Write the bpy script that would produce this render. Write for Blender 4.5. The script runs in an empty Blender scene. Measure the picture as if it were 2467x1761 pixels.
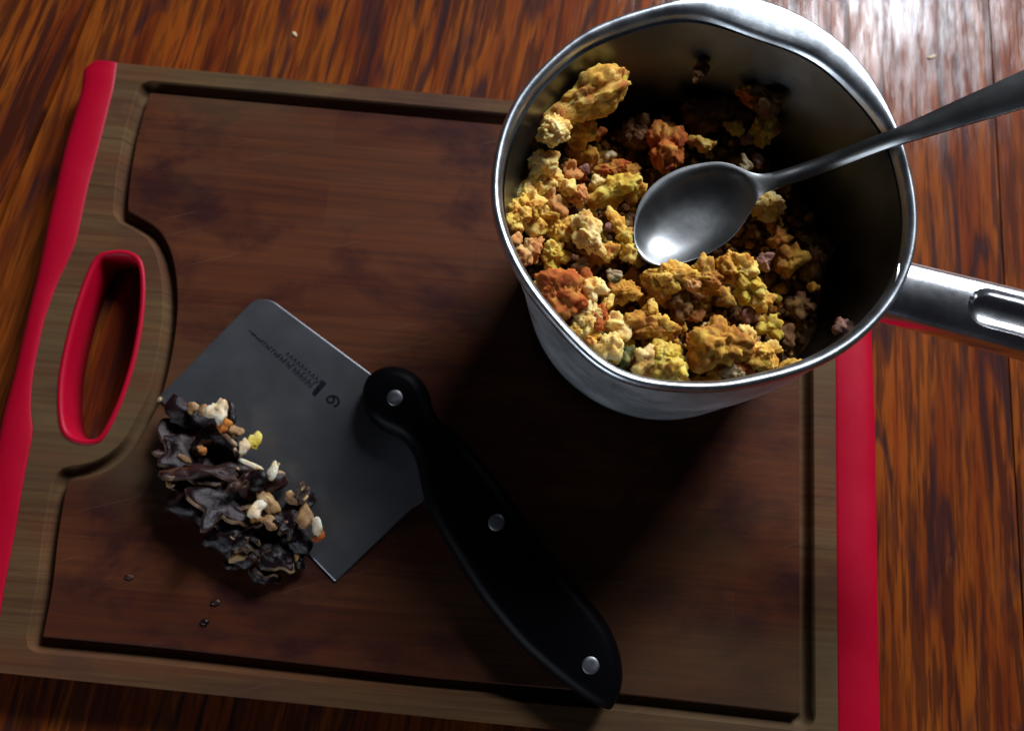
import bpy, bmesh, math, random
import numpy as np
from mathutils import Vector, Matrix, noise
from mathutils.geometry import tessellate_polygon
C = bpy.context.scene.collection
scene = bpy.context.scene
PI = math.pi
random.seed(7)

# ------------------------------------------------------------------ camera
F = 2050.0; CX, CY = 1233.5, 880.5            # focal length and centre measured in photo pixels
_dy = np.array([718, -8650, F]); _dy /= np.linalg.norm(_dy)
_dx = np.array([1, 718/8650, 0.]); _dx /= np.linalg.norm(_dx)
_dz = np.cross(_dx, _dy)
M = np.stack([_dx, _dy, _dz], 1)
ZB = 0.018                                     # top of the board over the table (m)
fwd = M.T @ np.array([0, 0, 1.])
CAM = np.array([0, 0, ZB]) - .371*fwd
cam_d = bpy.data.cameras.new('camera'); cam = bpy.data.objects.new('camera', cam_d); C.objects.link(cam)
cam_d.sensor_width = 36; cam_d.lens = F/2467*36; cam_d.clip_start = .01; cam_d.clip_end = 50
R = M.T
cam.matrix_world = Matrix([[R[0][0], -R[0][1], -R[0][2], CAM[0]],
                           [R[1][0], -R[1][1], -R[1][2], CAM[1]],
                           [R[2][0], -R[2][1], -R[2][2], CAM[2]], [0, 0, 0, 1]])
cam_d.dof.use_dof = True; cam_d.dof.focus_distance = .305; cam_d.dof.aperture_fstop = 9.0
scene.camera = cam

def P(u, v, z):                                # point of height z seen at photo position u, v
    d = M.T @ np.array([(u-CX)/F, (v-CY)/F, 1]); t = (z-CAM[2])/d[2]
    return CAM + t*d
def PF(u, v, f):                               # same on a sloping surface z = f(x, y)
    z = ZB
    for _ in range(12):
        p = P(u, v, z); z = f(p[0], p[1])
    return P(u, v, z)

# ------------------------------------------------------------------ light: dim room, one window up right
w = bpy.data.worlds.new("World"); scene.world = w; w.use_nodes = True
w.node_tree.nodes['Background'].inputs[0].default_value = (.80, .80, 1.0, 1)
w.node_tree.nodes['Background'].inputs[1].default_value = .015
def area(name, pos, target, sx, sy, power, col):
    l = bpy.data.lights.new(name, 'AREA'); l.shape = 'RECTANGLE'; l.size = sx; l.size_y = sy
    l.energy = power; l.color = col
    o = bpy.data.objects.new(name, l); C.objects.link(o); o.location = pos
    d = Vector(target) - Vector(pos)
    o.rotation_euler = d.to_track_quat('-Z', 'Y').to_euler()
    return o
def sky_dir(az, el, dist):
    a, e = math.radians(az), math.radians(el)
    return np.array([.02, .02, .02]) + dist*np.array([math.cos(a)*math.cos(e), math.sin(a)*math.cos(e), math.sin(e)])
def mirror_pos(u, v, dist):                     # where a lamp stands whose gloss on the table shows at u, v
    t = P(u, v, 0.0); d = t - CAM; d[2] = -d[2]; d /= np.linalg.norm(d)
    return t + d*dist, t
pp, tt = mirror_pos(2205, -80, 1.6)
area('window_pane_light', pp, tt, .095, .34, 8.5, (.80, .90, 1.0))
pp, tt = mirror_pos(2045, -110, 1.6)
area('window_pane_light', pp, tt, .075, .34, 2.6, (.76, .88, 1.0))
area('window_light', sky_dir(61, 33, 1.5), (.02, .02, .02), .60, .70, 33.0, (.90, .93, 1.0))
area('pot_fill_light', sky_dir(238, 9, 1.6), (.06, .04, .06), .8, .25, 8.0, (.78, .88, 1.0))  # added fill, low at lower left, to brighten the pot's outer wall
scene.view_settings.view_transform = 'Standard'; scene.view_settings.look = 'None'
scene.view_settings.exposure = 0; scene.view_settings.gamma = 1

# ------------------------------------------------------------------ helpers
def tag(o, label=None, cat=None, group=None, kind=None):
    if label: o['label'] = label
    if cat: o['category'] = cat
    if group: o['group'] = group
    if kind: o['kind'] = kind
    return o
def empty(name, loc=(0, 0, 0)):
    o = bpy.data.objects.new(name, None); C.objects.link(o); o.location = loc; o.empty_display_size = .01
    return o
def mesh(name, verts, faces, mat=None, parent=None, smooth=True):
    me = bpy.data.meshes.new(name); me.from_pydata([tuple(map(float, v)) for v in verts], [], [tuple(int(i) for i in f) for f in faces]); me.update()
    o = bpy.data.objects.new(name, me); C.objects.link(o)
    if mat: me.materials.append(mat)
    if smooth: me.polygons.foreach_set('use_smooth', [True]*len(me.polygons))
    if parent:
        o.parent = parent; o.matrix_parent_inverse = Matrix.Translation(-Vector(parent.location))
    return o
def recalc(o):
    bm = bmesh.new(); bm.from_mesh(o.data); bmesh.ops.remove_doubles(bm, verts=bm.verts, dist=1e-6)
    bmesh.ops.recalc_face_normals(bm, faces=bm.faces); bm.to_mesh(o.data); bm.free(); return o
def bevel(o, wd, seg=2, ang=40):
    m = o.modifiers.new('bevel', 'BEVEL'); m.width = wd; m.segments = seg; m.limit_method = 'ANGLE'; m.angle_limit = math.radians(ang)
    return o
def chaikin(pts, n=2, closed=True):
    p = [np.array(q, float) for q in pts]
    for _ in range(n):
        r = []; L = len(p)
        if not closed: r.append(p[0])
        for i in range(L if closed else L-1):
            a, b = p[i], p[(i+1) % L]; r += [a*.75+b*.25, a*.25+b*.75]
        if not closed: r.append(p[-1])
        p = r
    return p
def roundpoly(pts, r, seg=5):                   # pts [(x,y)] or [(x,y,own radius)]
    out = []; n = len(pts)
    for i in range(n):
        p = np.array(pts[i][:2]); rr = pts[i][2] if len(pts[i]) > 2 else r
        a = np.array(pts[i-1][:2]); b = np.array(pts[(i+1) % n][:2])
        da = a-p; db = b-p; la = np.linalg.norm(da); lb = np.linalg.norm(db)
        rr = min(rr, la*.45, lb*.45); da /= la; db /= lb
        s, e = p+da*rr, p+db*rr
        for k in range(seg+1):
            t = k/seg; out.append((1-t)**2*s+2*t*(1-t)*p+t*t*e)
    return out
def offset(loop, d):                            # positive d = inward for a counter-clockwise loop
    n = len(loop); out = []
    L = [np.array(p[:2]) for p in loop]
    for i in range(n):
        e1 = L[i]-L[i-1]; e2 = L[(i+1) % n]-L[i]
        e1 /= max(1e-9, np.linalg.norm(e1)); e2 /= max(1e-9, np.linalg.norm(e2))
        n1 = np.array([-e1[1], e1[0]]); n2 = np.array([-e2[1], e2[0]]); m = n1+n2
        m /= max(1e-9, np.linalg.norm(m)); c = max(.5, float(m @ n1))
        out.append(L[i]+m*d/c)
    return out
def ccw(loop):
    a = sum(loop[i-1][0]*loop[i][1]-loop[i][0]*loop[i-1][1] for i in range(len(loop)))
    return loop if a > 0 else loop[::-1]
def tess(loops):
    return tessellate_polygon([[Vector((p[0], p[1], 0)) for p in l] for l in loops])
class MB:
    def __init__(s): s.v = []; s.f = []
    def loop(s, pts, z):
        b = len(s.v); s.v += [(p[0], p[1], z(p) if callable(z) else z) for p in pts]; return list(range(b, b+len(pts)))
    def bridge(s, a, b):
        n = len(a)
        for i in range(n): s.f.append((a[i], a[(i+1) % n], b[(i+1) % n], b[i]))
    def cap(s, idx_loops):
        flat = [i for l in idx_loops for i in l]
        for t in tess([[s.v[i] for i in l] for l in idx_loops]): s.f.append(tuple(flat[i] for i in t))
    def build(s, name, mat, parent=None, smooth=False):
        return recalc(mesh(name, s.v, s.f, mat, parent, smooth))
def prism(name, outer, holes, z0, z1, mat, parent=None):
    m = MB(); a = [m.loop(l, z0) for l in [outer]+holes]; b = [m.loop(l, z1) for l in [outer]+holes]
    m.cap(a); m.cap(b)
    for x, y in zip(a, b): m.bridge(x, y)
    return m.build(name, mat, parent)

# ------------------------------------------------------------------ node helpers
def newmat(name):
    m = bpy.data.materials.new(name); m.use_nodes = True; nt = m.node_tree
    return m, nt, nt.nodes['Principled BSDF']
def N(nt, t, **k):
    n = nt.nodes.new(t)
    for a, b in k.items():
        if a.startswith('i_'):
            key = a[2:]; n.inputs[int(key) if key.isdigit() else key].default_value = b
        else: setattr(n, a, b)
    return n
def L(nt, a, b): nt.links.new(a, b)
def coords(nt, scale, rot=(0, 0, 0), loc=(0, 0, 0), kind='Object'):
    tc = N(nt, 'ShaderNodeTexCoord'); mp = N(nt, 'ShaderNodeMapping')
    mp.inputs['Scale'].default_value = scale; mp.inputs['Rotation'].default_value = rot; mp.inputs['Location'].default_value = loc
    L(nt, tc.outputs[kind], mp.inputs['Vector']); return mp.outputs[0]
def noise_n(nt, vec, scale=1, detail=4, rough=.5, dist=0.):
    n = N(nt, 'ShaderNodeTexNoise'); n.inputs['Scale'].default_value = scale; n.inputs['Detail'].default_value = detail
    n.inputs['Roughness'].default_value = rough; n.inputs['Distortion'].default_value = dist
    if vec is not None: L(nt, vec, n.inputs['Vector'])
    return n.outputs['Fac']
def ramp(nt, fac, stops, interp='LINEAR'):
    r = N(nt, 'ShaderNodeValToRGB'); cr = r.color_ramp; cr.interpolation = interp
    while len(cr.elements) < len(stops): cr.elements.new(.5)
    for e, (p, c) in zip(cr.elements, stops):
        e.position = p; e.color = tuple(c)+(1,) if len(c) == 3 else c
    L(nt, fac, r.inputs[0]); return r.outputs[0]
def mix(nt, fac, a, b, mode='MIX'):
    m = N(nt, 'ShaderNodeMix', data_type='RGBA', blend_type=mode)
    for s, i in ((fac, 0), (a, 6), (b, 7)):
        if isinstance(s, (int, float)): m.inputs[i].default_value = s
        elif isinstance(s, tuple): m.inputs[i].default_value = s+(1,)
        else: L(nt, s, m.inputs[i])
    return m.outputs[2]
def math_n(nt, op, a, b=0.):
    m = N(nt, 'ShaderNodeMath', operation=op)
    for s, i in ((a, 0), (b, 1)):
        if isinstance(s, (int, float)): m.inputs[i].default_value = s
        else: L(nt, s, m.inputs[i])
    return m.outputs[0]
def bump(nt, h, strength, dist=.001, normal=None):
    b = N(nt, 'ShaderNodeBump'); b.inputs['Strength'].default_value = strength; b.inputs['Distance'].default_value = dist
    L(nt, h, b.inputs['Height'])
    if normal is not None: L(nt, normal, b.inputs['Normal'])
    return b.outputs[0]

# ------------------------------------------------------------------ materials
def oak(name, rot, seed, figure):
    m, nt, bs = newmat(name)
    base = coords(nt, (1, 1, 1), (0, 0, rot), (seed*1.7, seed*.6, 0))
    def st(sx, sy, off=0.):
        mp = N(nt, 'ShaderNodeMapping'); mp.inputs['Scale'].default_value = (sx, sy, 1); mp.inputs['Location'].default_value = (off, off*.37, 0)
        L(nt, base, mp.inputs['Vector']); return mp.outputs[0]
    # cathedral figure: wandering dark contour lines of a stretched field, broken up by a second field
    fld = noise_n(nt, st(27, 2.9), 1, 2.5, .55, .15)
    fld = math_n(nt, 'ADD', fld, math_n(nt, 'MULTIPLY', noise_n(nt, st(210, 30, 3.), 1, 2, .5), .016))
    bands = math_n(nt, 'FRACT', math_n(nt, 'MULTIPLY', fld, 8.0 if figure else 7.0))
    dark = ramp(nt, bands, [(0, (0, 0, 0)), (.60, (.0, .0, .0)), (.74, (1, 1, 1)), (.88, (1, 1, 1)), (.97, (0, 0, 0))])
    patch = ramp(nt, noise_n(nt, st(30, 10, 3.), 1, 3, .6), [(.44, (0, 0, 0)), (.53, (1, 1, 1))])
    fig = math_n(nt, 'MULTIPLY', dark, patch)
    if not figure: fig = math_n(nt, 'MULTIPLY', fig, .30)
    por = noise_n(nt, st(520, 30, 1.), 1, 2, .5)
    pores = ramp(nt, por, [(.50, (0, 0, 0)), (.60, (1, 1, 1))])
    por2 = ramp(nt, noise_n(nt, st(240, 13, 5.), 1, 3, .6), [(.49, (0, 0, 0)), (.54, (1, 1, 1))])
    dens = ramp(nt, noise_n(nt, st(22, 3, 15.), 1, 2, .5), [(.35, (.25, .25, .25)), (.62, (1, 1, 1))])
    tone = noise_n(nt, st(46, 6, 7.), 1, 4, .6)
    col = ramp(nt, tone, [(.28, (.085, .013, .004)), (.43, (.155, .028, .004)), (.56, (.225, .054, .006)), (.74, (.235, .034, .004))])
    col = mix(nt, math_n(nt, 'MULTIPLY', math_n(nt, 'MULTIPLY', por2, .85), dens), col, (.034, .008, .005))
    col = mix(nt, math_n(nt, 'MULTIPLY', pores, .45), col, (.040, .010, .005))
    col = mix(nt, math_n(nt, 'MULTIPLY', fig, .80), col, (.026, .010, .011))
    wear = ramp(nt, noise_n(nt, st(70, 34, 11.), 1, 4, .7), [(.66, (0, 0, 0)), (.78, (.5, .5, .5))])
    col = mix(nt, wear, col, (.22, .10, .045))
    L(nt, col, bs.inputs['Base Color'])
    bs.inputs['Roughness'].default_value = .6
    bs.inputs['Specular IOR Level'].default_value = .05
    L(nt, ramp(nt, noise_n(nt, st(130, 26, 6.), 1, 4, .7), [(.40, (.50, .50, .50)), (.58, (.12, .12, .12))]), bs.inputs['Coat Weight'])
    L(nt, ramp(nt, noise_n(nt, st(90, 14, 2.), 1, 4, .65), [(.35, (.07, .07, .07)), (.65, (.20, .20, .20))]), bs.inputs['Coat Roughness'])
    h = math_n(nt, 'ADD', math_n(nt, 'MULTIPLY', por2, -.6), math_n(nt, 'MULTIPLY', pores, -.35))
    h = math_n(nt, 'SUBTRACT', h, math_n(nt, 'MULTIPLY', fig, .4))
    n = bump(nt, h, .30, .0004)
    L(nt, n, bs.inputs['Normal']); L(nt, bump(nt, h, .13, .0004), bs.inputs['Coat Normal'])
    return m
def board_wood(name, rim):
    m, nt, bs = newmat(name)
    base = coords(nt, (1, 1, 1))
    def st(sx, sy, off=0.):
        mp = N(nt, 'ShaderNodeMapping'); mp.inputs['Scale'].default_value = (sx, sy, 1); mp.inputs['Location'].default_value = (off, off*.37, 0)
        L(nt, base, mp.inputs['Vector']); return mp.outputs[0]
    br = N(nt, 'ShaderNodeTexBrick'); L(nt, st(1, 1, .4), br.inputs['Vector'])
    br.inputs['Scale'].default_value = 1; br.inputs['Brick Width'].default_value = .19; br.inputs['Row Height'].default_value = .0205
    br.inputs['Mortar Size'].default_value = .0002; br.offset = .37; br.offset_frequency = 2
    br.inputs['Color1'].default_value = (.16, .16, .16, 1); br.inputs['Color2'].default_value = (.85, .85, .85, 1); br.inputs['Mortar'].default_value = (.1, .1, .1, 1)
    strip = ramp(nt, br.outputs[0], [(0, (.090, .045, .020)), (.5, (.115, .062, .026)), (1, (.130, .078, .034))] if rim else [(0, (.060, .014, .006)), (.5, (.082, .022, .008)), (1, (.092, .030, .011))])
    gr = noise_n(nt, st(14, 420), 1, 4, .6)
    g2 = noise_n(nt, st(5, 60, 2.), 1, 4, .6)
    blot = noise_n(nt, st(16, 26, 4.), 1, 5, .62, .3)
    col = mix(nt, ramp(nt, gr, [(.35, (.55, .55, .55)), (.6, (0, 0, 0))]), strip, (.036, .014, .010))
    col = mix(nt, ramp(nt, g2, [(.45, (0, 0, 0)), (.7, (.7, .7, .7))]), col, (.115, .034, .013))
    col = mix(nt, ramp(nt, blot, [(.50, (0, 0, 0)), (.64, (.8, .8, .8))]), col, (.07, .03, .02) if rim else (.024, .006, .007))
    gre = noise_n(nt, st(6, 12, 8.), 1, 3, .5)
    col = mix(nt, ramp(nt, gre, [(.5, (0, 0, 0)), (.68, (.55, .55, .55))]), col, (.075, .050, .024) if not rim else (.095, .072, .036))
    # knife scratches
    sc = N(nt, 'ShaderNodeTexNoise'); mp = N(nt, 'ShaderNodeMapping'); mp.inputs['Scale'].default_value = (620, 14, 1); mr = N(nt, 'ShaderNodeMapping'); mr.inputs['Rotation'].default_value = (0, 0, 1.25)
    L(nt, base, mr.inputs['Vector']); L(nt, mr.outputs[0], mp.inputs['Vector']); L(nt, mp.outputs[0], sc.inputs['Vector']); sc.inputs['Scale'].default_value = 1; sc.inputs['Detail'].default_value = 2
    scr = ramp(nt, sc.outputs['Fac'], [(.68, (0, 0, 0)), (.72, (.5, .5, .5))])
    col = mix(nt, math_n(nt, 'MULTIPLY', scr, .6), col, (.12, .07, .04))
    L(nt, col, bs.inputs['Base Color'])
    bs.inputs['Specular IOR Level'].default_value = .10
    L(nt, ramp(nt, gr, [(.3, (.55, .55, .55)), (.7, (.72, .72, .72))]), bs.inputs['Roughness'])
    L(nt, bump(nt, gr, .35, .0004), bs.inputs['Normal'])
    return m
def simple(name, col, rough, metal=0., spec=.5, bscale=0, bstr=0., coat=0.):
    m, nt, bs = newmat(name)
    bs.inputs['Base Color'].default_value = tuple(col)+(1,); bs.inputs['Roughness'].default_value = rough
    bs.inputs['Metallic'].default_value = metal; bs.inputs['Specular IOR Level'].default_value = spec; bs.inputs['Coat Weight'].default_value = coat
    if bscale:
        c = coords(nt, (1, 1, 1)); f = noise_n(nt, c, bscale, 4, .6)
        L(nt, bump(nt, f, bstr, .0005), bs.inputs['Normal'])
        v = mix(nt, f, tuple(x*.82 for x in col), tuple(min(1, x*1.15) for x in col)); L(nt, v, bs.inputs['Base Color'])
    return m
def steel(name, col, rough, spots=0., scale=60, brushed=None):
    m, nt, bs = newmat(name); c = coords(nt, (1, 1, 1))
    f = noise_n(nt, c, scale, 5, .65); g = noise_n(nt, c, scale*9, 3, .7)
    cc = mix(nt, ramp(nt, f, [(.3, (0, 0, 0)), (.75, (1, 1, 1))]), tuple(x*.80 for x in col), col)
    if spots: cc = mix(nt, ramp(nt, g, [(.62, (0, 0, 0)), (.72, (spots,)*3)]), cc, (.9, .9, .9))
    L(nt, cc, bs.inputs['Base Color']); bs.inputs['Metallic'].default_value = 1
    L(nt, ramp(nt, f, [(.3, (rough*.85,)*3), (.7, (min(1, rough*1.2),)*3)]), bs.inputs['Roughness'])
    h = g
    if brushed:
        mp = N(nt, 'ShaderNodeMapping'); mp.inputs['Scale'].default_value = brushed; L(nt, c, mp.inputs['Vector']); h = noise_n(nt, mp.outputs[0], 1, 3, .6)
    L(nt, bump(nt, h, .10, .0003), bs.inputs['Normal'])
    return m
def crumb(name, c1, c2, c3, rough=.85, crust=0.):
    m, nt, bs = newmat(name)
    oi = N(nt, 'ShaderNodeObjectInfo')
    c = coords(nt, (1, 1, 1))
    add = N(nt, 'ShaderNodeVectorMath', operation='ADD'); L(nt, c, add.inputs[0])
    cmb = N(nt, 'ShaderNodeCombineXYZ'); L(nt, oi.outputs['Random'], cmb.inputs[0]); L(nt, oi.outputs['Random'], cmb.inputs[1]); L(nt, cmb.outputs[0], add.inputs[1])
    v = add.outputs[0]
    a = noise_n(nt, v, 190, 5, .65); b = noise_n(nt, v, 1100, 3, .6); d = noise_n(nt, v, 110, 3, .55)
    col = mix(nt, ramp(nt, a, [(.38, (0, 0, 0)), (.62, (1, 1, 1))]), c1, c2)
    col = mix(nt, ramp(nt, d, [(.50, (0, 0, 0)), (.66, (.9, .9, .9))]), col, c3)
    col = mix(nt, ramp(nt, b, [(.64, (0, 0, 0)), (.72, (.45, .45, .45))]), col, tuple(x*.5 for x in c2))
    if crust:
        e = noise_n(nt, v, 75, 3, .6)
        col = mix(nt, ramp(nt, e, [(.54, (0, 0, 0)), (.66, (crust,)*3)]), col, (.34, .085, .014))
        col = mix(nt, ramp(nt, noise_n(nt, v, 480, 2, .5), [(.68, (0, 0, 0)), (.74, (.8, .8, .8))]), col, (.06, .035, .012))
    L(nt, col, bs.inputs['Base Color']); bs.inputs['Roughness'].default_value = rough
    bs.inputs['Specular IOR Level'].default_value = .3
    bs.inputs['Subsurface Weight'].default_value = .5; bs.inputs['Subsurface Radius'].default_value = (.003, .0016, .0006); bs.inputs['Subsurface Scale'].default_value = 1
    h = math_n(nt, 'ADD', b, math_n(nt, 'MULTIPLY', noise_n(nt, v, 2200, 2, .5), .5))
    L(nt, bump(nt, h, .45, .0006), bs.inputs['Normal'])
    return m

MAT = {}
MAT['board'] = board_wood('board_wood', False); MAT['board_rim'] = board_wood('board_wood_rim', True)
def rubber():
    m, nt, bs = newmat('red_rubber'); c = coords(nt, (1, 1, 1))
    f = noise_n(nt, c, 35, 4, .6); g = noise_n(nt, c, 2500, 2, .5)
    L(nt, mix(nt, f, (.33, .001, .014), (.43, .002, .022)), bs.inputs['Base Color'])
    L(nt, ramp(nt, f, [(.3, (.38,)*3), (.7, (.52,)*3)]), bs.inputs['Roughness'])
    bs.inputs['Specular IOR Level'].default_value = .18
    L(nt, bump(nt, g, .25, .0002), bs.inputs['Normal']); return m
MAT['red'] = rubber()
def bladem():
    m, nt, bs = newmat('blade_steel'); c = coords(nt, (1, 1, 1))
    mp = N(nt, 'ShaderNodeMapping'); mp.inputs['Rotation'].default_value = (0, 0, math.radians(43)); mp.inputs['Scale'].default_value = (1, 1, 1); L(nt, c, mp.inputs['Vector'])
    m2 = N(nt, 'ShaderNodeMapping'); m2.inputs['Scale'].default_value = (25, 2500, 1); L(nt, mp.outputs[0], m2.inputs['Vector'])
    br = noise_n(nt, m2.outputs[0], 1, 3, .6); sm = noise_n(nt, c, 45, 4, .6)
    L(nt, mix(nt, br, (.19, .195, .21), (.25, .26, .275)), bs.inputs['Base Color']); bs.inputs['Metallic'].default_value = .9
    L(nt, ramp(nt, sm, [(.35, (.38,)*3), (.7, (.46,)*3)]), bs.inputs['Roughness'])
    L(nt, bump(nt, br, .06, .0002), bs.inputs['Normal']); return m
MAT['blade'] = bladem()
MAT['etch'] = simple('etched_mark', (.010, .010, .016), .8, 0, .05)
MAT['rivet'] = steel('rivet_steel', (.34, .35, .37), .42, 0, 200)
MAT['black'] = simple('black_plastic', (.002, .002, .003), .45, 0, .06, 900, .08)
MAT['pot'] = steel('pot_steel_satin', (.66, .70, .73), .52, .5, 45)
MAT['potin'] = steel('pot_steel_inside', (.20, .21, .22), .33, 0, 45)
MAT['rim'] = steel('rim_steel', (.62, .66, .70), .32, .5, 120)
MAT['handle'] = steel('polished_handle_steel', (.80, .81, .83), .19, 0, 60)
MAT['spoon'] = steel('spoon_steel', (.31, .32, .32), .36, 0, 40)
MAT['yellow'] = crumb('yellow_crumb', (.78, .50, .085), (.50, .20, .020), (.84, .60, .17), .85, .75)
MAT['pale'] = crumb('pale_crumb', (.86, .64, .22), (.66, .36, .07), (.90, .74, .36), .85, .35)
MAT['gold'] = crumb('golden_crumb', (.54, .26, .030), (.27, .085, .010), (.68, .43, .07), .85, .75)
MAT['orange'] = crumb('orange_crust', (.46, .13, .018), (.34, .060, .010), (.50, .25, .04))
MAT['peach'] = crumb('peach_crumb', (.60, .28, .09), (.42, .14, .03), (.66, .42, .16))
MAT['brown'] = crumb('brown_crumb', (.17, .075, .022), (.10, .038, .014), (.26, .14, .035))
MAT['mauve'] = crumb('mauve_bit', (.30, .15, .11), (.18, .07, .05), (.42, .25, .18), .6)
MAT['green'] = crumb('herb_green', (.07, .075, .012), (.025, .03, .006), (.36, .30, .09), .6)
MAT['grey'] = crumb('onion_grey', (.44, .34, .18), (.24, .16, .07), (.58, .48, .30), .5)
MAT['lime'] = crumb('celery_yellow', (.70, .52, .07), (.46, .24, .02), (.78, .64, .16), .85, .75)
MAT['mdark'] = crumb('mushroom_dark', (.006, .003, .004), (.012, .005, .006), (.030, .012, .012), .30)
MAT['mbrown'] = crumb('mushroom_brown', (.040, .015, .013), (.022, .008, .008), (.085, .042, .026), .35)
MAT['mtan'] = crumb('mushroom_tan', (.42, .26, .11), (.24, .12, .05), (.55, .40, .20), .5)
MAT['mtanedge'] = crumb('mushroom_torn_edge', (.12, .06, .03), (.02, .008, .006), (.55, .38, .20), .5)
MAT['mwhite'] = crumb('mushroom_white', (.80, .68, .48), (.60, .42, .22), (.85, .78, .62), .45)

# ------------------------------------------------------------------ table of oak planks
table = empty('table_top'); tag(table, kind='structure')
a0 = P(222, 0, 0); a1 = P(0, 520, 0)
def lx(y): return a0[0]+(y-a0[1])*(a1[0]-a0[0])/(a1[1]-a0[1])
tilt = math.atan2(a0[0]-a1[0], a0[1]-a1[1])
Y0, Y1 = -.55, .75
xj = [P(1760, 40, 0)[0], P(2410, 500, 0)[0]]
mats = [oak('oak_plank_a', tilt, 1.0, False), oak('oak_plank_b', .10, 2.3, True), oak('oak_plank_c', .0, 4.1, True), oak('oak_plank_d', 0, 6.2, False)]
pw = .14
def plank(x00, x01, x10, x11, mt):              # x at Y0 left/right, at Y1 left/right
    o = prism('plank', [(x00, Y0), (x01, Y0), (x11, Y1), (x10, Y1)], [], -.022, 0, mt, table)
    bevel(o, .0007, 2); return o
gl, gs = .0014, .0003
lx0, lx1 = lx(Y0), lx(Y1)
plank(lx0-pw*1.6-gl, lx0-gl, lx1-pw*1.6-gl, lx1-gl, mats[0])
plank(lx0-pw*3.2-gl, lx0-pw*1.6-gl*2, lx1-pw*3.2-gl, lx1-pw*1.6-gl*2, mats[3])
plank(lx0+gl, xj[0]-gs, lx1+gl, xj[0]-gs, mats[1])
plank(xj[0]+gs, xj[1]-gs, xj[0]+gs, xj[1]-gs, mats[2])
plank(xj[1]+gs, xj[1]+pw, xj[1]+gs, xj[1]+pw, mats[3])
plank(xj[1]+pw+gs*2, xj[1]+pw*2, xj[1]+pw+gs*2, xj[1]+pw*2, mats[0])

# ------------------------------------------------------------------ cutting board
board = empty('cutting_board', (0, 0, 0))
tag(board, 'brown bamboo cutting board with red rubber grips and a juice groove under pot and chopper', 'cutting board')
def PB(pts, z=ZB): return [P(u, v, z)[:2] for u, v in pts]
left_in = [(283,152),(275,209),(245,329),(213,449),(185,580),(163,632),(142,672),(109,765),(93,836),(84,880),(79,915),(75,971),(76,1000),(80,1021),(79,1050),(72,1082),(55,1171),(39,1270),(11,1415),(0,1487),(-18,1618)]
right_in = [(2000,318),(2013,877),(2013,1000),(2019,1761),(2021,1828)]
left_out = [(198,141),(191,209),(147,362),(112,520),(87,645),(54,781),(27,900),(0,999),(-34,1170),(-62,1360),(-90,1612)]
right_out = [(2082,328),(2098,600),(2105,807),(2113,1000),(2125,1761),(2127,1840)]
wood = ccw(PB(left_in + right_in[::-1]))
hole = chaikin(PB([(230,612),(273,602),(311,603),(343,622),(352,672),(349,754),(333,850),(311,927),(288,988),(261,1043),(240,1069),(205,1074),(163,1062),(140,1030),(136,943),(147,863),(174,754),(202,672)]), 2)
hole = ccw(hole)
gc = [(349,209),(1199,286),(1940,362),(1946,1740),(1485,1688),(1054,1653),(666,1610),(388,1578),(80,1550),(108,1415),(119,1304),(133,1215),(148,1143),(195,1138),(239,1126),(277,1104),(311,1071),(344,1010),(372,954),(388,893),(400,836),(411,754),(409,672),(395,607),(371,563),(332,538),(290,518),(292,480),(297,427),(316,318)]
gp = PB(gc); rad = [.002]*len(gc)
for i in range(len(gc)): rad[i] = .02
for i in (0, 2, 3, 8): rad[i] = .0032
for i in (12, 26): rad[i] = .006
groove = ccw(roundpoly([(p[0], p[1], r) for p, r in zip(gp, rad)], .01, 4))
# resample the groove evenly
def resample(loop, step):
    L_ = [np.array(p[:2]) for p in loop]; L_.append(L_[0]); d = [0]
    for i in range(1, len(L_)): d.append(d[-1]+np.linalg.norm(L_[i]-L_[i-1]))
    n = int(d[-1]/step); s = np.linspace(0, d[-1], n, endpoint=False); A = np.array(L_)
    return [np.array([np.interp(x, d, A[:, 0]), np.interp(x, d, A[:, 1])]) for x in s]
groove = resample(groove, .0016)
GW = .0034
prof = [(-1, 0), (-.92, -.0003), (-.82, -.0015), (-.62, -.0037), (-.32, -.0049), (0, -.0053), (.32, -.0049), (.58, -.0037), (.78, -.0015), (.90, -.0003), (1, 0)]
mb = MB()
rings = [mb.loop(offset(groove, s*GW), ZB+z) for s, z in prof]
wt = mb.loop(wood, ZB); ht = mb.loop(hole, ZB); wb = mb.loop(wood, .0008); hb = mb.loop(hole, .0008)
mb.cap([wt, rings[0], ht]); mb.cap([rings[-1]]); mb.bridge(wt, wb); mb.bridge(ht, hb); mb.cap([wb, hb])
for a, b in zip(rings, rings[1:]): mb.bridge(a, b)
wood_o = mb.build('wood_panel', MAT['board'], board)
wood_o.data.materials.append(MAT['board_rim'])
bm = bmesh.new(); bm.from_mesh(wood_o.data)
gin = [np.array(q) for q in offset(groove, GW*.55)]
def pip(x, y, L_):
    c_ = False; j = len(L_)-1
    for i in range(len(L_)):
        if (L_[i][1] > y) != (L_[j][1] > y) and x < (L_[j][0]-L_[i][0])*(y-L_[i][1])/(L_[j][1]-L_[i][1])+L_[i][0]: c_ = not c_
        j = i
    return c_
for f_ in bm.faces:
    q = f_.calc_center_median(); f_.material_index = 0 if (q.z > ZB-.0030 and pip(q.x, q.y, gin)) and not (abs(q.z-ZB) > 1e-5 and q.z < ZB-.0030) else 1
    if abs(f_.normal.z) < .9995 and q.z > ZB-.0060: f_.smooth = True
bm.to_mesh(wood_o.data); bm.free()
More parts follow.
